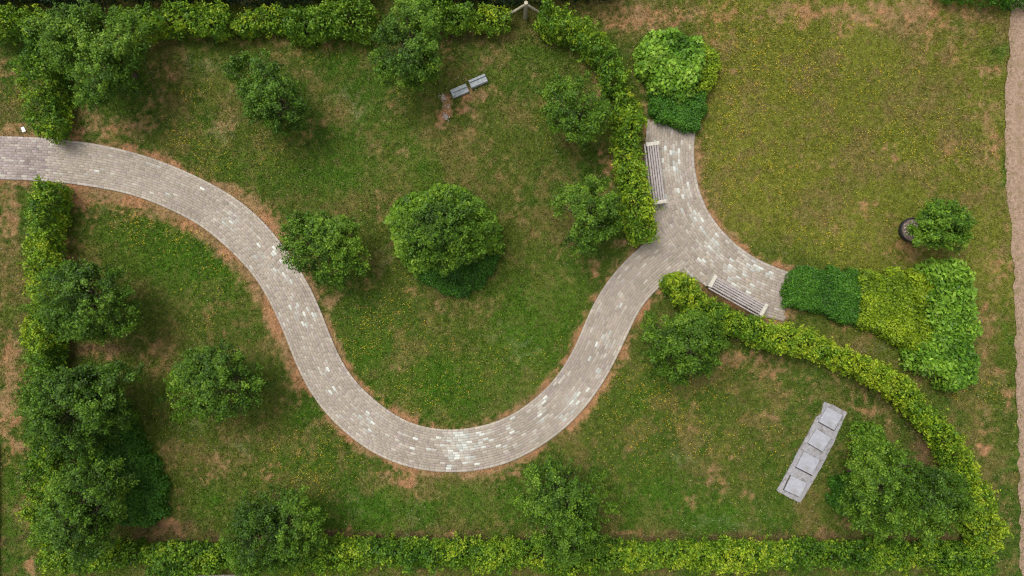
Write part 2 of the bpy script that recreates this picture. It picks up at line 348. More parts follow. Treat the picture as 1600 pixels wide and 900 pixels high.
# ------------------------------------------------------------------ ground: one sheet to the horizon
def axis(lim, step, far=400):
    a = np.arange(-lim, lim + step / 2, step); g = []; s = step; q = lim
    while q < far: s *= 1.45; q += s; g.append(q)
    g = np.array(g); return np.r_[-g[::-1], a, g]
gx = axis(19.6, .07); gy = axis(11.6, .07); GX, GY = np.meshgrid(gx, gy)
fx, fy = GX.ravel(), GY.ravel()
gcol, gdry, _, _ = turf(fx, fy)
gz = (fbm(fx * .5, fy * .5, 5) - .5) * .04 + (vnoise(fx * 6, fy * 6, 6) - .5) * .014
gpsd = path_sd(fx, fy); gz = np.where(gpsd < .12, np.minimum(gz, 0) - .012, gz) - .012
nxg, nyg = len(gx), len(gy)
i0 = (np.arange(nyg - 1)[:, None] * nxg + np.arange(nxg - 1)[None]).ravel()
gi = np.stack([i0, i0 + 1, i0 + 1 + nxg, i0 + nxg], 1).ravel()
gme = raw_mesh("ground", np.stack([fx, fy, gz], 1), gi, 4, gcol)
ground = link("ground", gme, M_ground); tag(ground, kind="structure")

# dirt track at the right
te = smooth_curve([W(p[0] - 2, p[1]) for p in [(1590, -300), (1582, -60), (1580, 30), (1575, 120), (1572, 200), (1574, 280), (1581, 350), (1586, 450), (1588, 560), (1592, 650), (1594, 760), (1597, 900), (1600, 1200)]], 500)
te[:, 0] += (fbm(te[:, 1] * 2.6, te[:, 1] * 0, 3, 7) - .5) * .24
n = len(te); tv = np.vstack([np.c_[te, np.full(n, .012)], np.c_[np.full(n, 21.5), te[:, 1], np.full(n, .014)]])
ti = np.stack([np.arange(n - 1), np.arange(1, n), np.arange(1, n) + n, np.arange(n - 1) + n], 1)[:, ::-1].ravel()
tag(link("dirt_track", raw_mesh("dirt_track", tv, ti, 4), M_track), kind="structure")

# ------------------------------------------------------------------ the paved path
WHITE = [(440, 420, 18, .5), (415, 400, 14, .4), (355, 345, 16, .35), (460, 475, 9, .4), (475, 500, 14, .25), (505, 580, 12, .35), (525, 620, 10, .25), (575, 660, 16, .45), (560, 650, 14, .35), (635, 690, 12, .35), (650, 700, 8, .3), (720, 685, 30, .85), (705, 710, 9, .7), (750, 693, 14, .6), (800, 680, 20, .35), (795, 668, 8, .7), (845, 642, 14, .65), (838, 670, 10, .4), (856, 652, 8, .4), (893, 632, 14, .7), (880, 655, 8, .5), (935, 580, 10, .35), (950, 535, 14, .4), (930, 555, 10, .3), (970, 480, 10, .2),
 (1055, 245, 14, .55), (1045, 265, 12, .45), (1058, 278, 12, .45), (1068, 300, 10, .35), (1090, 345, 10, .25), (1110, 385, 14, .8), (1095, 408, 5, 1), (1138, 420, 10, .6), (1160, 425, 14, .5), (1150, 440, 12, .5), (1180, 418, 10, .5), (1200, 430, 6, .8), (1175, 455, 14, .45), (1190, 450, 10, .4), (1120, 400, 10, .4), (1075, 320, 12, .3), (1040, 310, 10, .3), (290, 300, 30, .1)]
pv = []; pf = []; pc = []; nv = 0
def paver(q, z, c):
    """q: 4 corners (2D), a chamfered block top"""
    global nv
    ctr = q.mean(0); q2 = ctr + (q - ctr) * .97
    tilt = rng.normal(0, .0012, 4)
    for k in range(4): pv.append((q[k][0], q[k][1], .002))
    for k in range(4): pv.append((q[k][0], q[k][1], z - .002 + tilt[k]))
    for k in range(4): pv.append((q2[k][0], q2[k][1], z + tilt[k]))
    for f in ((8, 9, 10, 11), (0, 1, 5, 4), (1, 2, 6, 5), (2, 3, 7, 6), (3, 0, 4, 7), (4, 5, 9, 8), (5, 6, 10, 9), (6, 7, 11, 10), (7, 4, 8, 11)):
        pf.append([nv + i for i in f]); pc.append(c)
    nv += 12

def paver_colour(c, edge):
    px, py = c[0] * PPM + 800, 450 - c[1] * PPM
    base = np.array([.266, .228, .184]) * rng.uniform(.90, 1.10)
    if rng.random() < .25: base *= np.array([1.0, .97, 1.05])
    if rng.random() < .06: base *= .86
    if rng.random() < .08: base *= 1.12
    pn = fbm(np.array([px / 70]), np.array([py / 70]), 77)[0]; base = base * (.84 + .32 * pn)
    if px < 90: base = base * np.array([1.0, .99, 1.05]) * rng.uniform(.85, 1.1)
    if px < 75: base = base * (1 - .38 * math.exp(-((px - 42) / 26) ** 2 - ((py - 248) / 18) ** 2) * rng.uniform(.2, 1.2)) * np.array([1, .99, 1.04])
    if edge: return base * np.array([1.12, 1.15, 1.18])
    p = .010
    for wx_, wy_, r, s in WHITE: p = max(p, .72 * s * math.exp(-((px - wx_) ** 2 + (py - wy_) ** 2) / r ** 2 * .9))
    if (960 < px < 1060 and 380 < py < 470) or px < 330: p *= .4
    r = rng.random()
    if r < p * .75: return np.array([.43, .435, .395]) * rng.uniform(.72, 1.12)
    if r < p * 2.0 + .05: return np.array([.325, .298, .256]) * rng.uniform(.88, 1.1)
    return base

def lay(A, B, rows, L, keep, one=0):
    for r in range(rows):
        v0, v1 = r / rows, (r + 1) / rows; edge = r in ((0,) if one else (0, rows - 1))
        c0 = A * (1 - v0) + B * v0; c1 = A * (1 - v1) + B * v1; cm = (c0 + c1) / 2
        s = np.r_[0, np.cumsum(np.linalg.norm(np.diff(cm, axis=0), axis=1))]
        t = (L / 2 if r % 2 else 0) + rng.uniform(-.02, .02)
        while t + L < s[-1]:
            Lb = L * rng.uniform(.95, 1.05); a, b = t + .0022, t + Lb - .0022; t += Lb
            g = lambda cv, u: np.array([np.interp(u, s, cv[:, 0]), np.interp(u, s, cv[:, 1])])
            q = np.array([g(c0, a), g(c0, b), g(c1, b), g(c1, a)]); m = q.mean(0)
            q = m + (q - m) * np.array([1, 1]); wgap = .002
            d = q[3] - q[0]; d = d / (np.linalg.norm(d) + 1e-9) * wgap; q[0] += d; q[1] += d; q[2] -= d; q[3] -= d
            if not keep(m): continue
            # orient counter-clockwise
            if np.cross(q[1] - q[0], q[2] - q[0]) < 0: q = q[::-1]
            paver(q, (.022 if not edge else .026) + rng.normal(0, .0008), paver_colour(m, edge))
def keepA(m):
    a = np.array([m[0]]), np.array([m[1]])
    d, par = dist_poly(*a, NEc[::3])
    if m[0] < W(990, 0)[0]: return True
    if not inside(*a, Apoly)[0]: return False
    if inside(*a, np.vstack([NEc, SWc[::-1]]))[0]: return False
    return bool(inside(*a, Ypoly)[0] or inside(*a, Apoly)[0])
def keepB(m):
    a = np.array([m[0]]), np.array([m[1]])
    if not inside(*a, Ypoly)[0]: return False
    return bool(inside(*a, np.vstack([NEc, SWc[::-1]]))[0] or not inside(*a, Apoly)[0])
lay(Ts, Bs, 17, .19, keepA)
lay(NEc, SWd, 27, .19, keepB, 1)
# bedding sheets beneath the pavers
def sheet(A, B, z):
    global nv
    for i in range(0, len(A) - 4, 4):
        for p in (A[i], A[i + 4], B[i + 4], B[i]): pv.append((p[0], p[1], z))
        q = [nv, nv + 1, nv + 2, nv + 3]
        if np.cross(A[i + 4] - A[i], B[i] - A[i]) < 0: q = q[::-1]
        pf.append(q); pc.append(np.array([.19, .165, .135])); nv += 4
sheet(Ts, Bs, .015)
kc = [i for i in range(0, 120)]
yt = bpy.data.meshes.new("tmp"); 
from mathutils.geometry import tessellate_polygon
for tri in tessellate_polygon([[Vector((p[0], p[1], 0)) for p in Ypoly]]):
    a, b, c = [Ypoly[i] for i in tri]
    if np.cross(b - a, c - a) < 0: b, c = c, b
    mdd = (c + a) / 2
    for p in (a, b, c, mdd): pv.append((p[0], p[1], .0165))
    pf.append([nv, nv + 1, nv + 2, nv + 3]); pc.append(np.array([.19, .165, .135])); nv += 4
bpy.data.meshes.remove(yt)
pme = raw_mesh("path", np.array(pv), np.array(pf).ravel(), 4, np.array(pc))
tag(link("path", pme, M_pave), kind="structure")

# ------------------------------------------------------------------ foliage
def leaf_mesh(name, P, N, size, col, aspect=.6, mat=M_leaf, parent=None):
    n = len(P); N = N / (np.linalg.norm(N, axis=1)[:, None] + 1e-9)
    r = rng.normal(size=(n, 3)); D = r - (r * N).sum(1)[:, None] * N; D /= np.linalg.norm(D, axis=1)[:, None] + 1e-9
    Wd = np.cross(N, D); L = size[:, None] / 2; wd = L * aspect
    v = np.empty((n, 4, 3)); v[:, 0] = P - D * L; v[:, 1] = P + Wd * wd + N * wd * .35 + D * L * .1
    v[:, 2] = P + D * L - N * L * .15; v[:, 3] = P - Wd * wd + N * wd * .35 + D * L * .1
    me = raw_mesh(name, v.reshape(-1, 3), np.arange(4 * n), 4, np.clip(col, 0, 1))
    return link(name, me, mat, parent)

def palette(n, pal, f):
    """pal: list of colours; f in 0..1 chooses, with scatter"""
    pal = np.array(pal); k = np.clip(f + rng.normal(0, .13, n), 0, .999) * (len(pal) - 1); i = k.astype(int); t = (k - i)[:, None]
    c = pal[i] * (1 - t) + pal[np.minimum(i + 1, len(pal) - 1)] * t
    return c * rng.uniform(.6, 1.4, n)[:, None]

P_HEDGE = [(.028, .082, .005), (.070, .158, .008), (.150, .258, .011), (.295, .365, .018)]
P_TREE = [(.025, .062, .003), (.054, .122, .006), (.094, .188, .010), (.168, .270, .020)]
P_BRIGHT = [(.038, .090, .005), (.072, .160, .008), (.120, .225, .012), (.180, .285, .022)]
P_LIGHT = [(.036, .105, .006), (.088, .200, .011), (.170, .305, .022), (.300, .430, .060)]
P_LIME = [(.070, .135, .005), (.145, .225, .007), (.220, .310, .010), (.330, .400, .018)]
P_BOX = [(.016, .058, .004), (.032, .108, .006), (.058, .165, .009), (.100, .225, .014)]
P_DARK = [(.008, .018, .008), (.014, .030, .010), (.024, .048, .012), (.045, .075, .02)]

def hedge(name, pts, label, cat, h=1.2, hw=.42, pal=P_HEDGE, lai=900, size=.085, seed=1, group=None, bias=0., bottom=.05, gaps=0., stems=True):
    """a hedge along pts (photo px of the middle of its top)"""
    cl = smooth_curve(WA(pts, h), max(8, int(len(pts) * 6)))
    L = np.linalg.norm(np.diff(cl, axis=0), axis=1).sum()
    root = thing(name, label, cat, (float(cl[len(cl) // 2][0]), float(cl[len(cl) // 2][1]), 0), group=group)
    off = np.array([root.location[0], root.location[1], 0])
    need = int(L * (2 * hw + 2 * h) * lai); out = []; got = 0
    s = np.r_[0, np.cumsum(np.linalg.norm(np.diff(cl, axis=0), axis=1))]
    tg = np.gradient(cl, axis=0); tg /= np.linalg.norm(tg, axis=1)[:, None]
    while got < need:
        m = need * 3; u = rng.uniform(-hw, L + hw, m); lat = rng.uniform(-1.5 * hw, 1.5 * hw, m); z = rng.uniform(bottom, h * 1.35, m)
        uc = np.clip(u, 0, L); c = np.stack([np.interp(uc, s, cl[:, k]) for k in range(2)], 1); t = np.stack([np.interp(uc, s, tg[:, k]) for k in range(2)], 1)
        nn = np.stack([-t[:, 1], t[:, 0]], 1); ex = (u - uc)
        xy = c + nn * lat[:, None] + t * ex[:, None]; P = np.c_[xy, z]
        lump = .5 * wave3(P, 3.2, seed) + .5 * wave3(P, 8.5, seed + 1)
        hh = h * (.95 + .12 * wave3(np.c_[xy, z * 0], 2.6, seed + 2) + .07 * wave3(np.c_[xy, z * 0], 7, seed + 3))
        q = np.hypot(lat, ex) if False else np.where(ex == 0, np.abs(lat), np.hypot(lat, ex))
        rr = hw * (.92 + .20 * lump + .12 * wave3(np.c_[xy, z * 0], 1.9, seed + 8)) * (1 - .10 * (z / h) ** 2 - .12 * (1 - z / h) ** 3)
        depth = np.minimum(rr - q, (hh * (1 + .07 * lump) - z) * .8)
        ok = (depth > -.02) & (rng.random(m) < np.exp(-np.maximum(depth, 0) / .10))
        if gaps: ok &= (.5 + .5 * wave3(P, 5, seed + 9) > gaps)
        out.append(np.c_[P[ok], lump[ok], (nn[ok] * np.sign(lat[ok])[:, None]), (np.where(q[ok] / rr[ok] > z[ok] / hh[ok], 1., .2))]); got += ok.sum()
    A = np.vstack(out)[:need]
    # half of the leaves sit on short shoots that break the outline
    nf = int(len(A) * .42); ns_ = int(len(A) * .58 / 24); si = np.repeat(rng.choice(len(A), ns_, replace=False), 24)
    sdir = np.c_[A[:, 4:6] * A[:, 6:7] * .8, np.full(len(A), .8)] + rng.normal(0, .35, (len(A), 3)); sdir /= np.linalg.norm(sdir, axis=1)[:, None]
    ln_ = rng.uniform(.08, .22, len(A)) * (1 + 1.1 * (rng.random(len(A)) < .12))
    al = rng.uniform(-.25, 1, len(si)); SP = A[si, :3] + sdir[si] * (al * ln_[si])[:, None] + rng.normal(size=(len(si), 3)) * (.055 * (1.15 - .5 * al))[:, None]
    SP[:, 2] = np.maximum(SP[:, 2], .04)
    young = np.r_[np.zeros(nf), rng.normal(.05, .14, len(A))[si] + .08 * al]
    A = np.vstack([A[:nf], np.c_[SP, A[si, 3:]]]); P = A[:, :3]; lump = A[:, 3]
    N = np.c_[A[:, 4:6] * A[:, 6:7] * .7, np.full(len(A), .75)] + rng.normal(0, .5, (len(A), 3))
    clump = .5 * wave3(P, 4.5, seed + 5) + .5 * wave3(P, 14, seed + 6)
    f = .43 + bias + young + .18 * clump + .12 * wave3(P, 1.1, seed + 7)
    leaf_mesh("foliage", P - off, N, rng.uniform(.7, 1.3, len(P)) * size, palette(len(P), pal, f), parent=root)
    if not stems: return root
    mb = MB()
    for k in range(int(L / .45) + 1):
        u = min(L, .2 + k * .45); c = [np.interp(u, s, cl[:, i]) - off[i] for i in range(2)]
        for j in range(3):
            a, b = rng.uniform(-.1, .1, 2); e, f2 = rng.uniform(-.26, .26, 2) * hw / .42
            mb.tube([(c[0] + a * .5, c[1] + b * .5, -.02), (c[0] + a, c[1] + b, h * .3), (c[0] + a + e, c[1] + b + f2, h * .82)], [.022, .017, .006], 5)
    mb.build("stem", M_stem, root)
    return root

def bed(name, poly, label, cat, h=.6, pal=P_BOX, lai=1500, size=.06, edge=.25, seed=1, aspect=.6, lumpy=.08, tilt=.4, bias=0., kind=None):
    Pg = WA(poly, h * .85); lo = Pg.min(0) - .1; hi = Pg.max(0) + .1; ctr = Pg.mean(0)
    area = (hi - lo).prod(); m = int(area * lai * 2.2)
    x = rng.uniform(lo[0], hi[0], m); y = rng.uniform(lo[1], hi[1], m)
    x2 = x + (fbm(x * 3, y * 3, seed) - .5) * .5 + rng.normal(0, .03, m); y2 = y + (fbm(x * 3 + 9, y * 3, seed) - .5) * .5 + rng.normal(0, .03, m)
    ok = inside(x2, y2, Pg); x, y, x2, y2 = x[ok], y[ok], x2[ok], y2[ok]
    d, _ = dist_poly(x2, y2, Pg, True)
    q = np.clip(1 - d / edge, 0, 1); prof = np.sqrt(np.clip(1 - q ** 2, 0, 1)) * .75 + .25
    P0 = np.c_[x, y, np.zeros(len(x))]
    lump = .6 * wave3(P0, 6 * .06 / size + 1, seed) + .4 * wave3(P0, 16 * .06 / size + 1, seed + 1)
    top = h * prof * (1 + lumpy * 1.5 * lump)
    side = q > .6
    z = np.where(side & (rng.random(len(x)) < .6), rng.uniform(.03, 1, len(x)) * top, top + rng.normal(0, size * .55, len(x)) - rng.exponential(size * 1.2, len(x)))
    z = np.maximum(z, .02); P = np.c_[x - ctr[0], y - ctr[1], z]
    N = np.c_[rng.normal(0, tilt, (len(x), 2)), np.ones(len(x))]
    f = .46 + bias + (.11 if pal is P_BOX else .20) * lump + .04 * wave3(P0, 1.6, seed + 4)  # humps lighter, hollows darker: highlights and shaded gaps put into the leaf colour
    o = leaf_mesh(name, P, N, rng.uniform(.7, 1.35, len(P)) * size, palette(len(P), pal, f), aspect=aspect)
    o.location = (float(ctr[0]), float(ctr[1]), 0); tag(o, label, cat, kind=kind)
    return o

def tree(name, lobes, label, ht=3.0, pal=P_TREE, size=.073, trunk=None, seed=1, dens=1.0, group=None, bias=0., cat="tree", lean=.25):
    """lobes: photo-px ellipses (px, py, rx, ry) of the crown seen from above"""
    hc = ht * .62; k = (H - hc) / H / PPM
    L = [(*W(px, py, hc), rx * k, ry * k) for px, py, rx, ry in lobes]
    big = max(L, key=lambda l: l[2] * l[3]); tx, ty = W(*trunk) if trunk else (big[0], big[1])
    root = thing(name, label, cat, (tx, ty, 0), group=group)
    Pc = []; Dc = []
    for lx, ly, rx, ry in L:
        rz = (ht - .55) / 2; cz = ht - rz
        nC = int(rx * ry * 175 * dens)
        u = rng.normal(size=(nC * 3, 3)); u /= np.linalg.norm(u, axis=1)[:, None]
        u = u[u[:, 2] > -.55 + rng.random(len(u)) * .5][:nC]
        lump = 1 + .13 * wave3(u, 3.2, seed) + .08 * wave3(u, 8, seed + 1)
        rad = lump * np.where(rng.random(len(u)) < .74, rng.uniform(.78, 1.0, len(u)), rng.uniform(.35, .8, len(u)))
        rad = np.where(rng.random(len(u)) < .05, lump * rng.uniform(1.0, 1.14, len(u)), rad)
        p = np.c_[lx + u[:, 0] * rx * rad, ly + u[:, 1] * ry * rad, cz + u[:, 2] * rz * rad]
        Pc.append(p); Dc.append(u)
    Pc = np.vstack(Pc); Dc = np.vstack(Dc)
    hole = wave3(Pc, 3.8, seed + 20) > -1.05
    Pc, Dc = Pc[hole], Dc[hole]
    nl = rng.integers(52, 98, len(Pc)); idx = np.repeat(np.arange(len(Pc)), nl); n = len(idx)
    # each clump is a short shoot pointing out and up, its leaves along it
    Dd = Dc + np.array([0, 0, .5]) + rng.normal(0, .35, Dc.shape); Dd /= np.linalg.norm(Dd, axis=1)[:, None]
    along = rng.uniform(-.17, .19, n); sp = .074 * (1.2 - (along + .16) * 1.7)
    P = Pc[idx] + Dd[idx] * along[:, None] + rng.normal(size=(n, 3)) * sp[:, None]
    P[:, 2] = np.maximum(P[:, 2], .12)
    N = Dc[idx] * .45 + np.array([0, 0, .7]) + rng.normal(0, .45, (n, 3))
    cf = rng.normal(0, .17, len(Pc))[idx]
    f = .385 + bias + cf + .12 * wave3(P, 2.0, seed + 4) + (along > .08) * .10
    off = np.array([tx, ty, 0])
    leaf_mesh("crown", P - off, N, rng.uniform(.65, 1.3, n) * size, palette(n, pal, f), parent=root)
    mb = MB(); base = Vector((0, 0, -.05)); fork = Vector((rng.uniform(-.05, .05), rng.uniform(-.05, .05), .75))
    lead = [base, base.lerp(fork, .5) + Vector((.015, -.01, 0)), fork]
    c0 = Vector((big[0] - tx, big[1] - ty, ht * .6)); r0 = .035 + .022 * big[2] / 1.5 * 2
    mb.tube([lead[0], lead[1], fork, fork.lerp(c0, .5), c0], [r0 * 1.35, r0 * 1.05, r0, r0 * .7, r0 * .35], 8)
    for i in rng.choice(len(Pc), min(len(Pc), 60), replace=False):
        e = Vector(Pc[i] - off) - Vector(Dc[i]) * .05; st = fork.lerp(c0, rng.uniform(0, .9)); mid = st.lerp(e, .5) + Vector((0, 0, -.08)) + Vector(rng.normal(0, .05, 3))
        mb.tube([st, mid, e], [r0 * .34, r0 * .22, .006], 5)
    mb.build("trunk", M_bark, root)
    return root

# -- hedges
hedge("hedge", [(45, 45), (47, 85), (50, 120), (54, 155), (66, 192)], "leafy green hedge running down the left side to the top edge of the paved path", "hedge", 1.3, .44, seed=11, bias=-.03)
hedge("hedge", [(64, 300), (55, 330), (50, 380), (60, 430), (57, 490), (50, 550), (55, 620), (60, 690), (56, 750), (54, 800), (46, 850)], "long hedge down the left side below the paved path, lime tips and dark inner face", "hedge", 1.25, .40, seed=12, bias=.03)
hedge("hedge", [(70, 882), (200, 880), (350, 880), (500, 876), (700, 874), (900, 876), (1100, 875), (1300, 876), (1450, 876), (1540, 880)], "long straight yellow green hedge along the bottom edge of the garden", "hedge", 1.05, .38, seed=13, bias=.05)
hedge("hedge", [(-40, 28), (10, 28), (50, 28)], "short piece of hedge at the top left corner above the left side hedge", "hedge", 1.2, .42, seed=14, bias=.03)
hedge("hedge", [(195, 28), (240, 24), (290, 22), (335, 26)], "yellow tipped hedge row at the top, right of the big top left tree", "hedge", 1.1, .42, seed=15, bias=.07)
hedge("shrub", [(372, 32), (410, 23), (448, 28)], "low yellow green bush in the top row, left of the tallest bright bush", "shrub", .95, .34, seed=16, bias=.10)
hedge("shrub", [(455, 30), (490, 27), (530, 20), (558, 24)], "bright green rounded bush in the top row beside a bare gap", "shrub", 1.25, .46, pal=P_BRIGHT, seed=17, bias=.10)
hedge("hedge", [(640, 10), (680, 12), (715, 16)], "green hedge piece at the top behind the tree nearest the top edge", "hedge", 1.25, .44, seed=18, pal=P_BRIGHT, bias=0)
hedge("shrub", [(752, 24), (782, 23)], "small round bush left of the timber post with two braces", "shrub", 1.0, .38, seed=19, bias=.05)
hedge("hedge", [(860, 22), (876, 30), (897, 40), (925, 58), (946, 78), (958, 100), (960, 122)], "curved hedge running from the timber post towards the upper bench", "hedge", 1.2, .38, seed=20, bias=.07)
hedge("hedge", [(982, 158), (986, 195), (985, 235), (990, 275), (997, 315), (1008, 360)], "hedge close behind the upper bench at the left of the paved junction", "hedge", 1.15, .40, seed=21, bias=.06)
hedge("hedge", [(1062, 440), (1080, 462), (1112, 484), (1152, 507), (1205, 526), (1260, 538), (1310, 556), (1355, 577), (1400, 602), (1440, 634), (1472, 668), (1497, 702), (1516, 745), (1540, 800), (1548, 850)], "long curved hedge sweeping from the lower bench to the bottom right corner", "hedge", 1.15, .37, seed=22, bias=.10)
hedge("hedge", [(-60, -48), (120, -46), (300, -48), (480, -46), (560, -49)], "dark evergreen hedge showing as a strip at the top edge left of the gap", "hedge", 1.5, .55, pal=P_DARK, seed=23, size=.07)
hedge("hedge", [(625, -49), (700, -47), (800, -48), (900, -50), (945, -52)], "dark evergreen hedge at the top edge behind the timber post", "hedge", 1.5, .55, pal=P_DARK, seed=24, size=.07)
hedge("shrub", [(1490, -24), (1560, -20), (1640, -22)], "dark green bush at the top right corner of the lawn", "shrub", .8, .4, pal=P_BOX, seed=25, size=.07, stems=False)

# -- planting beds
bed("shrub", [(1000, 62), (1020, 48), (1050, 42), (1080, 52), (1102, 66), (1104, 95), (1098, 122), (1086, 150), (1062, 156), (1040, 150), (1020, 140), (1010, 115), (998, 90)], "broad leaved light green shrub at the top of the bed above the upper bench", "shrub", 1.0, P_LIGHT, 700, .140, .35, 31, .62, .10, .45, .05)
bed("shrub", [(1088, 58), (1112, 60), (1128, 80), (1127, 105), (1114, 130), (1100, 152), (1082, 152), (1095, 100)], "yellow green low shrub on the right edge of the bed above the upper bench", "shrub", .7, P_LIME, 1000, .09, .3, 32, .5, .10, .5, -.02)
bed("shrub", [(1020, 138), (1062, 145), (1108, 126), (1104, 165), (1094, 196), (1070, 201), (1040, 193), (1022, 178)], "dense dark green clipped shrub block at the top end of the paved path", "shrub", .55, P_BOX, 1700, .068, .2, 33, .6, .06, .4, .05)
bed("shrub", [(1227, 455), (1232, 430), (1244, 418), (1290, 420), (1344, 424), (1350, 470), (1344, 508), (1300, 496), (1260, 485), (1230, 482)], "dense dark green clipped shrub block at the right end of the paved path", "shrub", .5, P_BOX, 1700, .068, .2, 34, .6, .05, .4, .08)
bed("shrub", [(1340, 426), (1400, 421), (1450, 427), (1465, 480), (1458, 555), (1425, 556), (1385, 528), (1342, 506)], "lime green low shrub between the dark block and the broad leaved shrub on the right", "shrub", .6, P_LIME, 1000, .095, .22, 35, .5, .10, .5, 0)
bed("shrub", [(1446, 414), (1490, 402), (1520, 418), (1526, 470), (1530, 560), (1530, 600), (1502, 614), (1462, 597), (1430, 572), (1426, 548), (1452, 525), (1456, 470)], "broad leaved light green shrub at the right edge below the tree in the black tub", "shrub", .95, P_LIGHT, 700, .140, .32, 36, .55, .11, .5, 0)
bed("shrub", [(604, 355), (612, 325), (640, 300), (690, 288), (740, 305), (770, 330), (785, 365), (784, 392), (760, 405), (700, 410), (650, 432), (625, 402), (612, 380)], "ring of bright green broad leaved shrub around the foot of the big central tree", "shrub", .85, P_BRIGHT, 620, .14, .35, 37, .62, .10, .45, .05)
bed("shrub", [(640, 405), (700, 385), (784, 378), (782, 398), (765, 425), (745, 448), (718, 464), (690, 464), (662, 446), (645, 428)], "dark green dense shrub at the lower side of the big central tree", "shrub", .45, P_BOX, 1700, .068, .25, 38, .6, .06, .45, -.02)
bed("shrub", [(165, 640), (205, 655), (222, 690), (240, 725), (258, 765), (256, 810), (225, 826), (150, 815), (120, 760), (120, 690)], "dark green dense shrub block beneath the two lower left trees", "shrub", .5, P_BOX, 1500, .072, .25, 39, .6, .08, .45, -.02)
bed("shrub", [(1335, 690), (1350, 668), (1378, 670), (1396, 694), (1412, 722), (1370, 740), (1328, 730)], "bright green shrub poking out above the lower right tree", "shrub", .8, P_BRIGHT, 900, .09, .3, 40, .6, .12, .5, .05)
bed("shrub", [(1293, 775), (1306, 748), (1340, 735), (1370, 745), (1365, 800), (1320, 806), (1300, 795)], "dark green low shrub at the left foot of the lower right tree", "shrub", .45, P_BOX, 1500, .072, .25, 41, .6, .08, .45, -.05)

# -- trees
TG = "small garden trees"
tree("tree", [(160, 90, 66, 72), (112, 62, 42, 42)], "wide green tree at the top left beside the hedge corner", 3.1, seed=51, bias=.03)
tree("tree", [(396, 115, 36, 36), (428, 163, 48, 38)], "narrow slanting tree standing alone right of the big top left tree", 2.7, seed=52, dens=1.1, bias=-.05)
tree("tree", [(640, 58, 50, 62), (642, 105, 46, 34)], "tall oval tree reaching the top edge just left of the blue grey stones", 3.2, seed=53, bias=.10)
tree("tree", [(900, 178, 49, 50)], "loose round tree left of the upper curved hedge end", 2.6, seed=54, dens=1.1)
tree("tree", [(918, 337, 48, 54)], "small round tree left of the hedge behind the upper bench", 2.7, seed=55, dens=.95, bias=.02)
tree("tree", [(511, 381, 61, 52)], "tree overhanging the inner edge of the paved path at its first bend", 2.7, seed=56, dens=1.1, bias=-.02)
tree("tree", [(698, 352, 62, 52), (688, 378, 56, 46)], "big round central tree growing out of a ring of shrubs", 3.5, seed=57, bias=.05, size=.078)
tree("tree", [(140, 470, 68, 60)], "dark tree against the left hedge, next below the paved path", 3.0, seed=58, bias=-.03)
tree("tree", [(338, 597, 70, 58)], "tree standing alone on the lower left lawn inside the path bend", 2.8, seed=59, bias=-.06)
tree("tree", [(116, 640, 72, 66), (160, 618, 56, 52)], "broad dark tree over the left hedge, above the dark shrub block", 3.2, seed=60, bias=-.02)
tree("tree", [(148, 768, 56, 56), (126, 818, 60, 48)], "large tree in the bottom left corner of the garden", 3.2, seed=61, bias=.0)
tree("tree", [(425, 832, 68, 62)], "tree overlapping the bottom hedge left of the middle", 2.9, seed=62, bias=-.02)
tree("tree", [(878, 782, 68, 60), (885, 840, 50, 40)], "tree overlapping the bottom hedge just right of the lowest path bend", 3.0, seed=63, bias=.07)
tree("tree", [(1070, 530, 60, 62)], "round tree tucked against the hedge below the lower bench", 2.8, seed=64, bias=.0)
tree("tree", [(1375, 760, 62, 66), (1440, 780, 62, 52)], "wide tree inside the bottom right corner beside the curved hedge", 3.2, seed=65, bias=.05)
tree("tree", [(1472, 355, 44, 38), (1450, 350, 26, 25)], "small bright leafy tree growing from a black tub on the right lawn", 2.1, pal=P_BRIGHT, seed=66, dens=1.0, trunk=(1421, 360), bias=.02, size=.08)

# ------------------------------------------------------------------ benches
def make_bench(loc, rz, label):
    """length along local x; the open side faces +y"""
    b = thing("bench", label, "bench", loc, rz, "slatted benches on the paved junction")
    for s in (-1, 1):
        m = MB(); m.box((s * 1.0, 0, .225), (.125, .46, .45)); m.build("end_block", M_conc, b, bevel=.008)
    for i in range(5):
        m = MB(); m.box((0, .155 - i * .082, .43), (1.87, .058, .035)); m.build("slat", M_slat, b, bevel=.004)
    m = MB(); m.box((0, -.275, .40), (2.02, .045, .07)); m.build("rear_rail", M_slat, b, bevel=.004)
    for x in (-.6, 0, .6):
        m = MB(); m.box((x, -.02, .39), (.05, .42, .035)); m.box((x, -.02, .19), (.04, .04, .37)); m.build("support", M_under, b)
    return b
def pose(p, q, h):
    a, b = np.array(W(*p, h)), np.array(W(*q, h)); d = b - a
    return ((a[0] + b[0]) / 2, (a[1] + b[1]) / 2, .02), math.atan2(d[1], d[0])
l, r_ = pose((1031, 318), (1019.5, 222), .45)    # +y local must face left/right? handled below
make_bench(l, r_ + math.pi, "slatted grey bench with pale end blocks at the top arm of the paving")
l, r_ = pose((1111.5, 438), (1196, 485.5), .45)
make_bench(l, r_, "slatted grey bench with pale end blocks at the right arm of the paving")

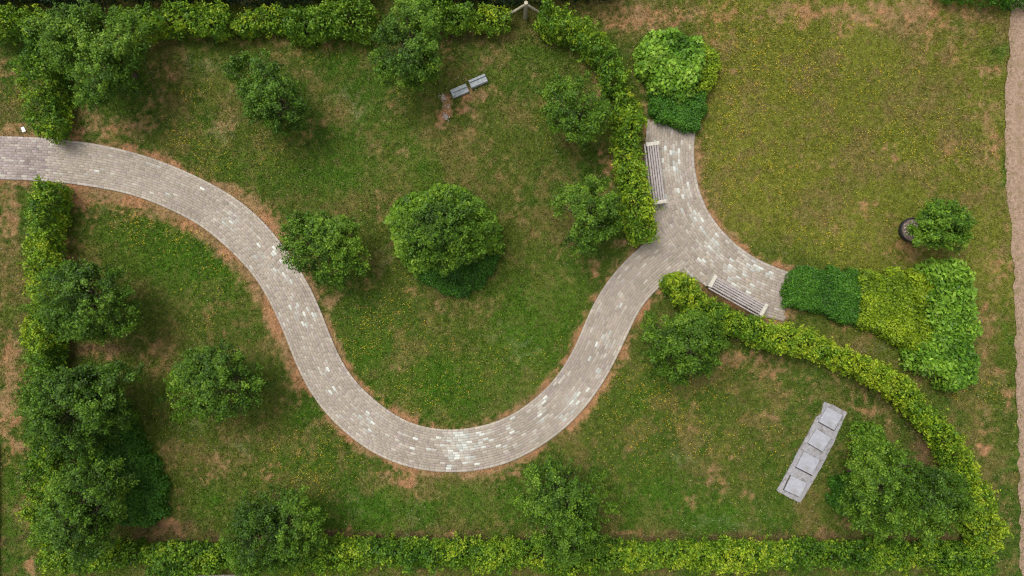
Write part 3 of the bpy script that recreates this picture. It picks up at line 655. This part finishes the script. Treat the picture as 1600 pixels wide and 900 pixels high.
# ------------------------------------------------------------------ slab bed
bp = WA([(1287, 627), (1304, 634), (1323, 644), (1312, 668), (1296, 704), (1276, 742), (1263, 764), (1250, 785), (1232, 777), (1213, 766), (1230, 736), (1245, 707), (1260, 681), (1275, 651), (1282, 647), (1284, 640)])
bp2 = []
for i in range(len(bp)):
    a, b = bp[i], bp[(i + 1) % len(bp)]
    for t in np.linspace(0, 1, 7, endpoint=False): bp2.append(a + (b - a) * t + rng.normal(0, .006, 2))
bc = bp.mean(0); nb = len(bp2)
m = MB(); m.add([(p[0] - bc[0], p[1] - bc[1], .035) for p in bp2] + [(p[0] - bc[0], p[1] - bc[1], -.03) for p in bp2], [tuple(range(nb))[::-1]] + [(i, (i + 1) % nb, nb + (i + 1) % nb, nb + i) for i in range(nb)])
bedo = m.build("concrete_base", M_bed, None, (bc[0], bc[1], 0)); tag(bedo, "long rough grey concrete strip in the lower right lawn under four square slabs", "concrete base")
names = ["uppermost of four grey square slabs on the concrete strip, darkest and flush", "second slab from the top of the concrete strip, pale grey", "third slab from the top of the concrete strip, edge casting a dark line", "lowest of four slabs on the concrete strip, pale with a dark shadow line at left"]
for i, (px, py, a, sx, sy) in enumerate([(1298, 654, -29, .62, .60), (1280.5, 688, -31, .60, .58), (1262.5, 724, -27, .63, .60), (1243, 760, -25, .60, .56)]):
    x, y = W(px, py, .08); m = MB(); m.box((0, 0, 0), (sx, sy, .05), top=.985)
    o = m.build("paving_slab", M_slab, None, (x, y, .064 + .003 * i), bevel=.006, rz=math.radians(a)); o.rotation_euler = (math.radians([-.4, .9, -.8, .6][i]), math.radians([.5, -.7, .9, -1.0][i]), math.radians(a))
    tag(o, names[i], "paving slab", "square slabs on the concrete strip")
    j = MB(); e = [(.02, -.02), (.012, -.012), (.008, -.026), (-.024, -.010)][i]; j.box((e[0], e[1], -.024), (sx + .012, sy + .012, .02)); j.build("shadow_line", M_slabshadow, o)  # dark box peeking out below the slab paints its edge shadow as colour

# ------------------------------------------------------------------ blue grey stones
def stone(cx, cy, ang, L, Wd, label, kindn):
    x, y = W(cx, cy, .12); root = thing("stone_block", label, "stone block", (x, y, 0), math.radians(ang))
    m = MB(); m.box((0, 0, .06), (L, Wd, .13)); m.build("base", M_stone, root, bevel=.015)
    if kindn == 0:
        m = MB(); m.box((-.005, Wd * .27, .15), (L * .98, Wd * .42, .06)); m.box((-L * .40, -Wd * .15, .148), (L * .17, Wd * .42, .055)); m.build("raised_rim", M_stone, root, bevel=.012)
    else:
        m = MB(); m.box((0, Wd * .30, .15), (L * .97, Wd * .26, .06)); m.box((.0, -Wd * .36, .143), (L * .97, Wd * .18, .04)); m.build("raised_rim", M_stone, root, bevel=.012)
stone(718, 142, 23, .60, .29, "left of two blue grey stone blocks on the upper lawn, with a dark sunken notch", 0)
stone(747, 126.5, 23, .62, .30, "right of two blue grey stone blocks on the upper lawn, with two long ridges", 1)

# pale chips and dry straw lying on the bare patch beside the stones
m = MB()
for k in range(70):
    u = rng.random(); px, py = (692, 153) if u < .25 else (699, 166) if u < .6 else (697, 182); a, b = rng.normal(0, .06, 2); x, y = W(px, py); s_ = rng.uniform(.012, .035)
    m.box((x + a, y + b, .008), (s_ * rng.uniform(1, 3), s_, .02), rot=Vector((rng.normal(0, .2), rng.normal(0, .2), 1)).to_track_quat('Z', 'Y').to_matrix() @ __import__('mathutils').Matrix.Rotation(rng.uniform(0, 3), 3, 'Z'))
tag(m.build("wood_chips", M_pebble, None), "pale chips scattered on the bare soil below the left blue grey stone", "wood chips", kind="stuff")

# ------------------------------------------------------------------ black tub with stones
tx, ty = W(1421, 360)
tub = thing("planter", "round black rubber tub holding soil and stones under the small right lawn tree", "planter", (tx, ty, 0))
m = MB(); m.lathe([(.38, -.02), (.41, .04), (.43, .15), (.425, .22), (.412, .25), (.395, .25), (.385, .22), (.385, .12)], 40); m.build("rim", M_rubber, tub, smooth=True)
m = MB(); m.lathe([(.0001, .2), (.2, .205), (.385, .19)], 30); m.build("soil", M_potsoil, tub, smooth=True)
ico = [(0, 0, 1)] + [(math.cos(a) * s, math.sin(a) * s, z) for z, s, o in ((.35, .93, 0), (-.35, .93, .5)) for a in [2 * math.pi * (k + o) / 6 for k in range(6)]] + [(0, 0, -1)]
icf = [(0, 1 + k, 1 + (k + 1) % 6) for k in range(6)] + [(1 + k, 7 + k, 1 + (k + 1) % 6) for k in range(6)] + [(7 + k, 7 + (k + 1) % 6, 1 + (k + 1) % 6) for k in range(6)] + [(13, 7 + (k + 1) % 6, 7 + k) for k in range(6)]
for k in range(34):
    a = rng.uniform(0, 6.28); r = rng.uniform(.12, .35); s = rng.uniform(.022, .045); m = MB()
    m.add([(v[0] * s * rng.uniform(.85, 1.2), v[1] * s * rng.uniform(.7, 1.1), v[2] * s * .6) for v in ico], icf)
    m.build("stone", M_pebble, tub, (r * math.cos(a), r * math.sin(a), .205), rz=rng.uniform(0, 3), smooth=True)

# ------------------------------------------------------------------ timber post with braces
x, y = W(822, 4, 1.3)
fp = thing("fence_post", "grey timber post with two slanting braces in the gap of the top hedge", "fence post", (x, y, 0))
m = MB(); m.tube([(0, 0, -.1), (0, 0, .7), (0, 0, 1.3)], [.07, .068, .065], 10); m.build("post", M_wood, fp)
for s in (-1, 1):
    m = MB(); m.tube([(s * .05, -.03, 1.18), (s * .45, -.05, .62), (s * .86, -.06, .02)], [.04, .042, .042], 8); m.build("brace", M_wood, fp)

# ------------------------------------------------------------------ small things at the edges
x, y = W(340, 899); m = MB(); m.box((0, 0, .05), (1.6, .07, .12)); m.box((-.78, 0, .09), (.12, .1, .2))
tag(m.build("timber_edging", M_conc, None, (x, y, 0), bevel=.006), "pale low edging board just below the bottom hedge, near the bottom left", "edging board")
x, y = W(-3, 800); m = MB(); m.box((0, 0, .09), (.12, 4.6, .2))
tag(m.build("timber_edging", M_darkwood, None, (x, y, 0), bevel=.006), "dark low edging board at the far left edge beside the lower grass verge", "edging board")
x, y = W(38, 203); lv = []; lf = []
for i in range(5):
    for j in range(7): lv.append((i * .03 - .06 + rng.normal(0, .004), j * .028 - .08 + rng.normal(0, .004), .035 + rng.uniform(0, .045)))
for i in range(4):
    for j in range(6):
        a = i * 7 + j; lf.append((a, a + 7, a + 8, a + 1))
me = bpy.data.meshes.new("litter"); me.from_pydata(lv, [], lf)
o = link("litter", me, M_paper, None, (x, y, 0)); o.rotation_euler = (0, 0, .3)
sm = o.modifiers.new("thickness", 'SOLIDIFY'); sm.thickness = .002
tag(o, "small crumpled white scrap of paper on dry grass above the path at the left", "litter")

# ------------------------------------------------------------------ grass and flowers (uncountable)
BEDS = []
def scatter(n, pad=0):
    x = rng.uniform(-18.6, 18.6, n); y = rng.uniform(-10.8, 10.8, n); return x, y
te_x = lambda yy: np.interp(yy, te[::-1, 1], te[::-1, 0])
NG = 620000
x, y = scatter(NG); psd = path_sd(x, y)
col, dry, lush, mead = turf(x, y, psd)
over = x - te_x(y)
keep = (psd > rng.uniform(-.05, .03, NG)) & ((over < 0) | (rng.random(NG) < np.exp(-np.maximum(over, 0) / .12) * .8 + .03 * (fbm(x * 1.3, y * 1.3, 8) > .58) + .003)) & (rng.random(NG) > dry * .45)
slabP = WA([(1287, 627), (1323, 644), (1250, 785), (1213, 766)]); keep &= ~inside(x, y, bp)
x, y, col, dry, lush = x[keep], y[keep], col[keep], dry[keep], lush[keep]; n = len(x)
hgt = rng.uniform(.02, .07, n) * (1 + .5 * lush) * (1 - .45 * dry); az = rng.uniform(0, 6.283, n); ln = rng.uniform(.02, .075, n); wd = rng.uniform(.006, .016, n)
cx, sy_ = np.cos(az), np.sin(az)
v = np.empty((n, 3, 3)); v[:, 0] = np.c_[x - sy_ * wd, y + cx * wd, np.full(n, -.005)]; v[:, 1] = np.c_[x + sy_ * wd, y - cx * wd, np.full(n, -.005)]
v[:, 2] = np.c_[x + cx * ln, y + sy_ * ln, hgt]
bl = col * rng.uniform(.45, 1.75, n)[:, None] * np.array([1.08, 1.12, .9]); straw = rng.random(n) < .07; bl[straw] = np.array([.30, .25, .13]) * rng.uniform(.7, 1.2, straw.sum())[:, None]
g = link("grass", raw_mesh("grass", v.reshape(-1, 3), np.arange(3 * n), 3, bl), M_grassblade); tag(g, "short patchy lawn grass", "grass", kind="stuff")

YEL = [(1170, 110, 60, 60, .9), (1250, 110, 80, 60, .8), (1380, 130, 60, 40, .6), (1320, 200, 100, 60, .5), (1150, 220, 50, 60, .8), (1200, 260, 80, 60, .45), (1400, 200, 60, 60, .5), (1450, 210, 60, 50, .6), (1290, 370, 50, 30, .6), (1130, 300, 40, 50, .4), (1350, 340, 60, 40, .3), (1500, 250, 30, 40, .5),
 (1020, 620, 60, 30, 1.0), (960, 640, 50, 30, .7), (1110, 690, 30, 25, .9), (1050, 655, 60, 40, .6), (1000, 700, 60, 40, .3), (1090, 610, 40, 20, .8), (1200, 700, 60, 60, .25), (485, 730, 50, 35, .9), (530, 690, 30, 30, .8), (450, 700, 30, 20, .7), (570, 610, 30, 20, .5), (650, 620, 50, 22, .7), (600, 500, 50, 40, .6), (570, 520, 40, 40, .6), (640, 430, 20, 10, .6),
 (215, 355, 25, 20, .8), (300, 370, 50, 30, .6), (340, 420, 40, 40, .4), (305, 145, 22, 14, 1.0), (295, 215, 22, 22, 1.0), (340, 240, 30, 30, .5), (510, 85, 16, 8, .9), (420, 240, 30, 30, .3), (640, 135, 30, 20, .4), (835, 555, 16, 10, 1.0), (770, 560, 50, 40, .3), (700, 590, 60, 40, .35), (275, 655, 40, 20, .5), (25, 160, 16, 14, .8), (1380, 480, 40, 10, .2), (900, 560, 30, 30, .2), (860, 205, 14, 20, .9), (180, 165, 12, 6, .8), (310, 510, 20, 20, .4), (1540, 610, 20, 20, .5), (1490, 610, 20, 20, .4), (1440, 240, 50, 30, .8), (1060, 210, 20, 30, 0)]
def flowers(name, label, cat, L, n, base, cols, size, cap):
    x, y = scatter(n); px = x * PPM + 800; py = 450 - y * PPM; d = blobs(px, py, L, 101) * (.25 + 1.5 * sstep(.42, .7, fbm(px / 9, py / 9, 111, 2))) + base
    k = (rng.random(n) < d) & (path_sd(x, y) > .12) & (x < te_x(y) - .1) & ~inside(x, y, bp); x, y = x[k][:cap], y[k][:cap]; n = len(x)
    z = rng.uniform(.05, .10, n); r = rng.uniform(.6, 1.3, n) * size; v = np.empty((n, 5, 3)); a0 = rng.uniform(0, 6.28, n); tx_, ty_ = rng.normal(0, .3, (2, n))
    for i in range(5):
        a = a0 + i * 2 * math.pi / 5; dx, dy = np.cos(a) * r, np.sin(a) * r; v[:, i] = np.c_[x + dx, y + dy, z + dx * tx_ + dy * ty_]
    c = np.array(cols)[rng.integers(0, len(cols), n)] * rng.uniform(.8, 1.1, n)[:, None]
    o = link(name, raw_mesh(name, v.reshape(-1, 3), np.arange(5 * n), 5, c), M_grassblade); tag(o, label, cat, kind="stuff")
flowers("yellow_flowers", "tiny yellow flowers scattered over the lawns", "flowers", YEL, 150000, .003, [(.62, .42, .02), (.55, .45, .03), (.60, .32, .02), (.45, .42, .06)], .0120, 40000)
flowers("white_flowers", "tiny white clover flowers scattered over the lawns", "flowers", [(1140, 815, 60, 10, .8), (1200, 790, 60, 30, .3), (640, 800, 20, 20, .4), (570, 790, 20, 14, .5), (1390, 430, 20, 10, .2), (300, 680, 40, 20, .4), (1480, 600, 40, 30, .3), (350, 205, 20, 20, .4)], 40000, .012, [(.60, .60, .50), (.5, .52, .42)], .010, 2500)
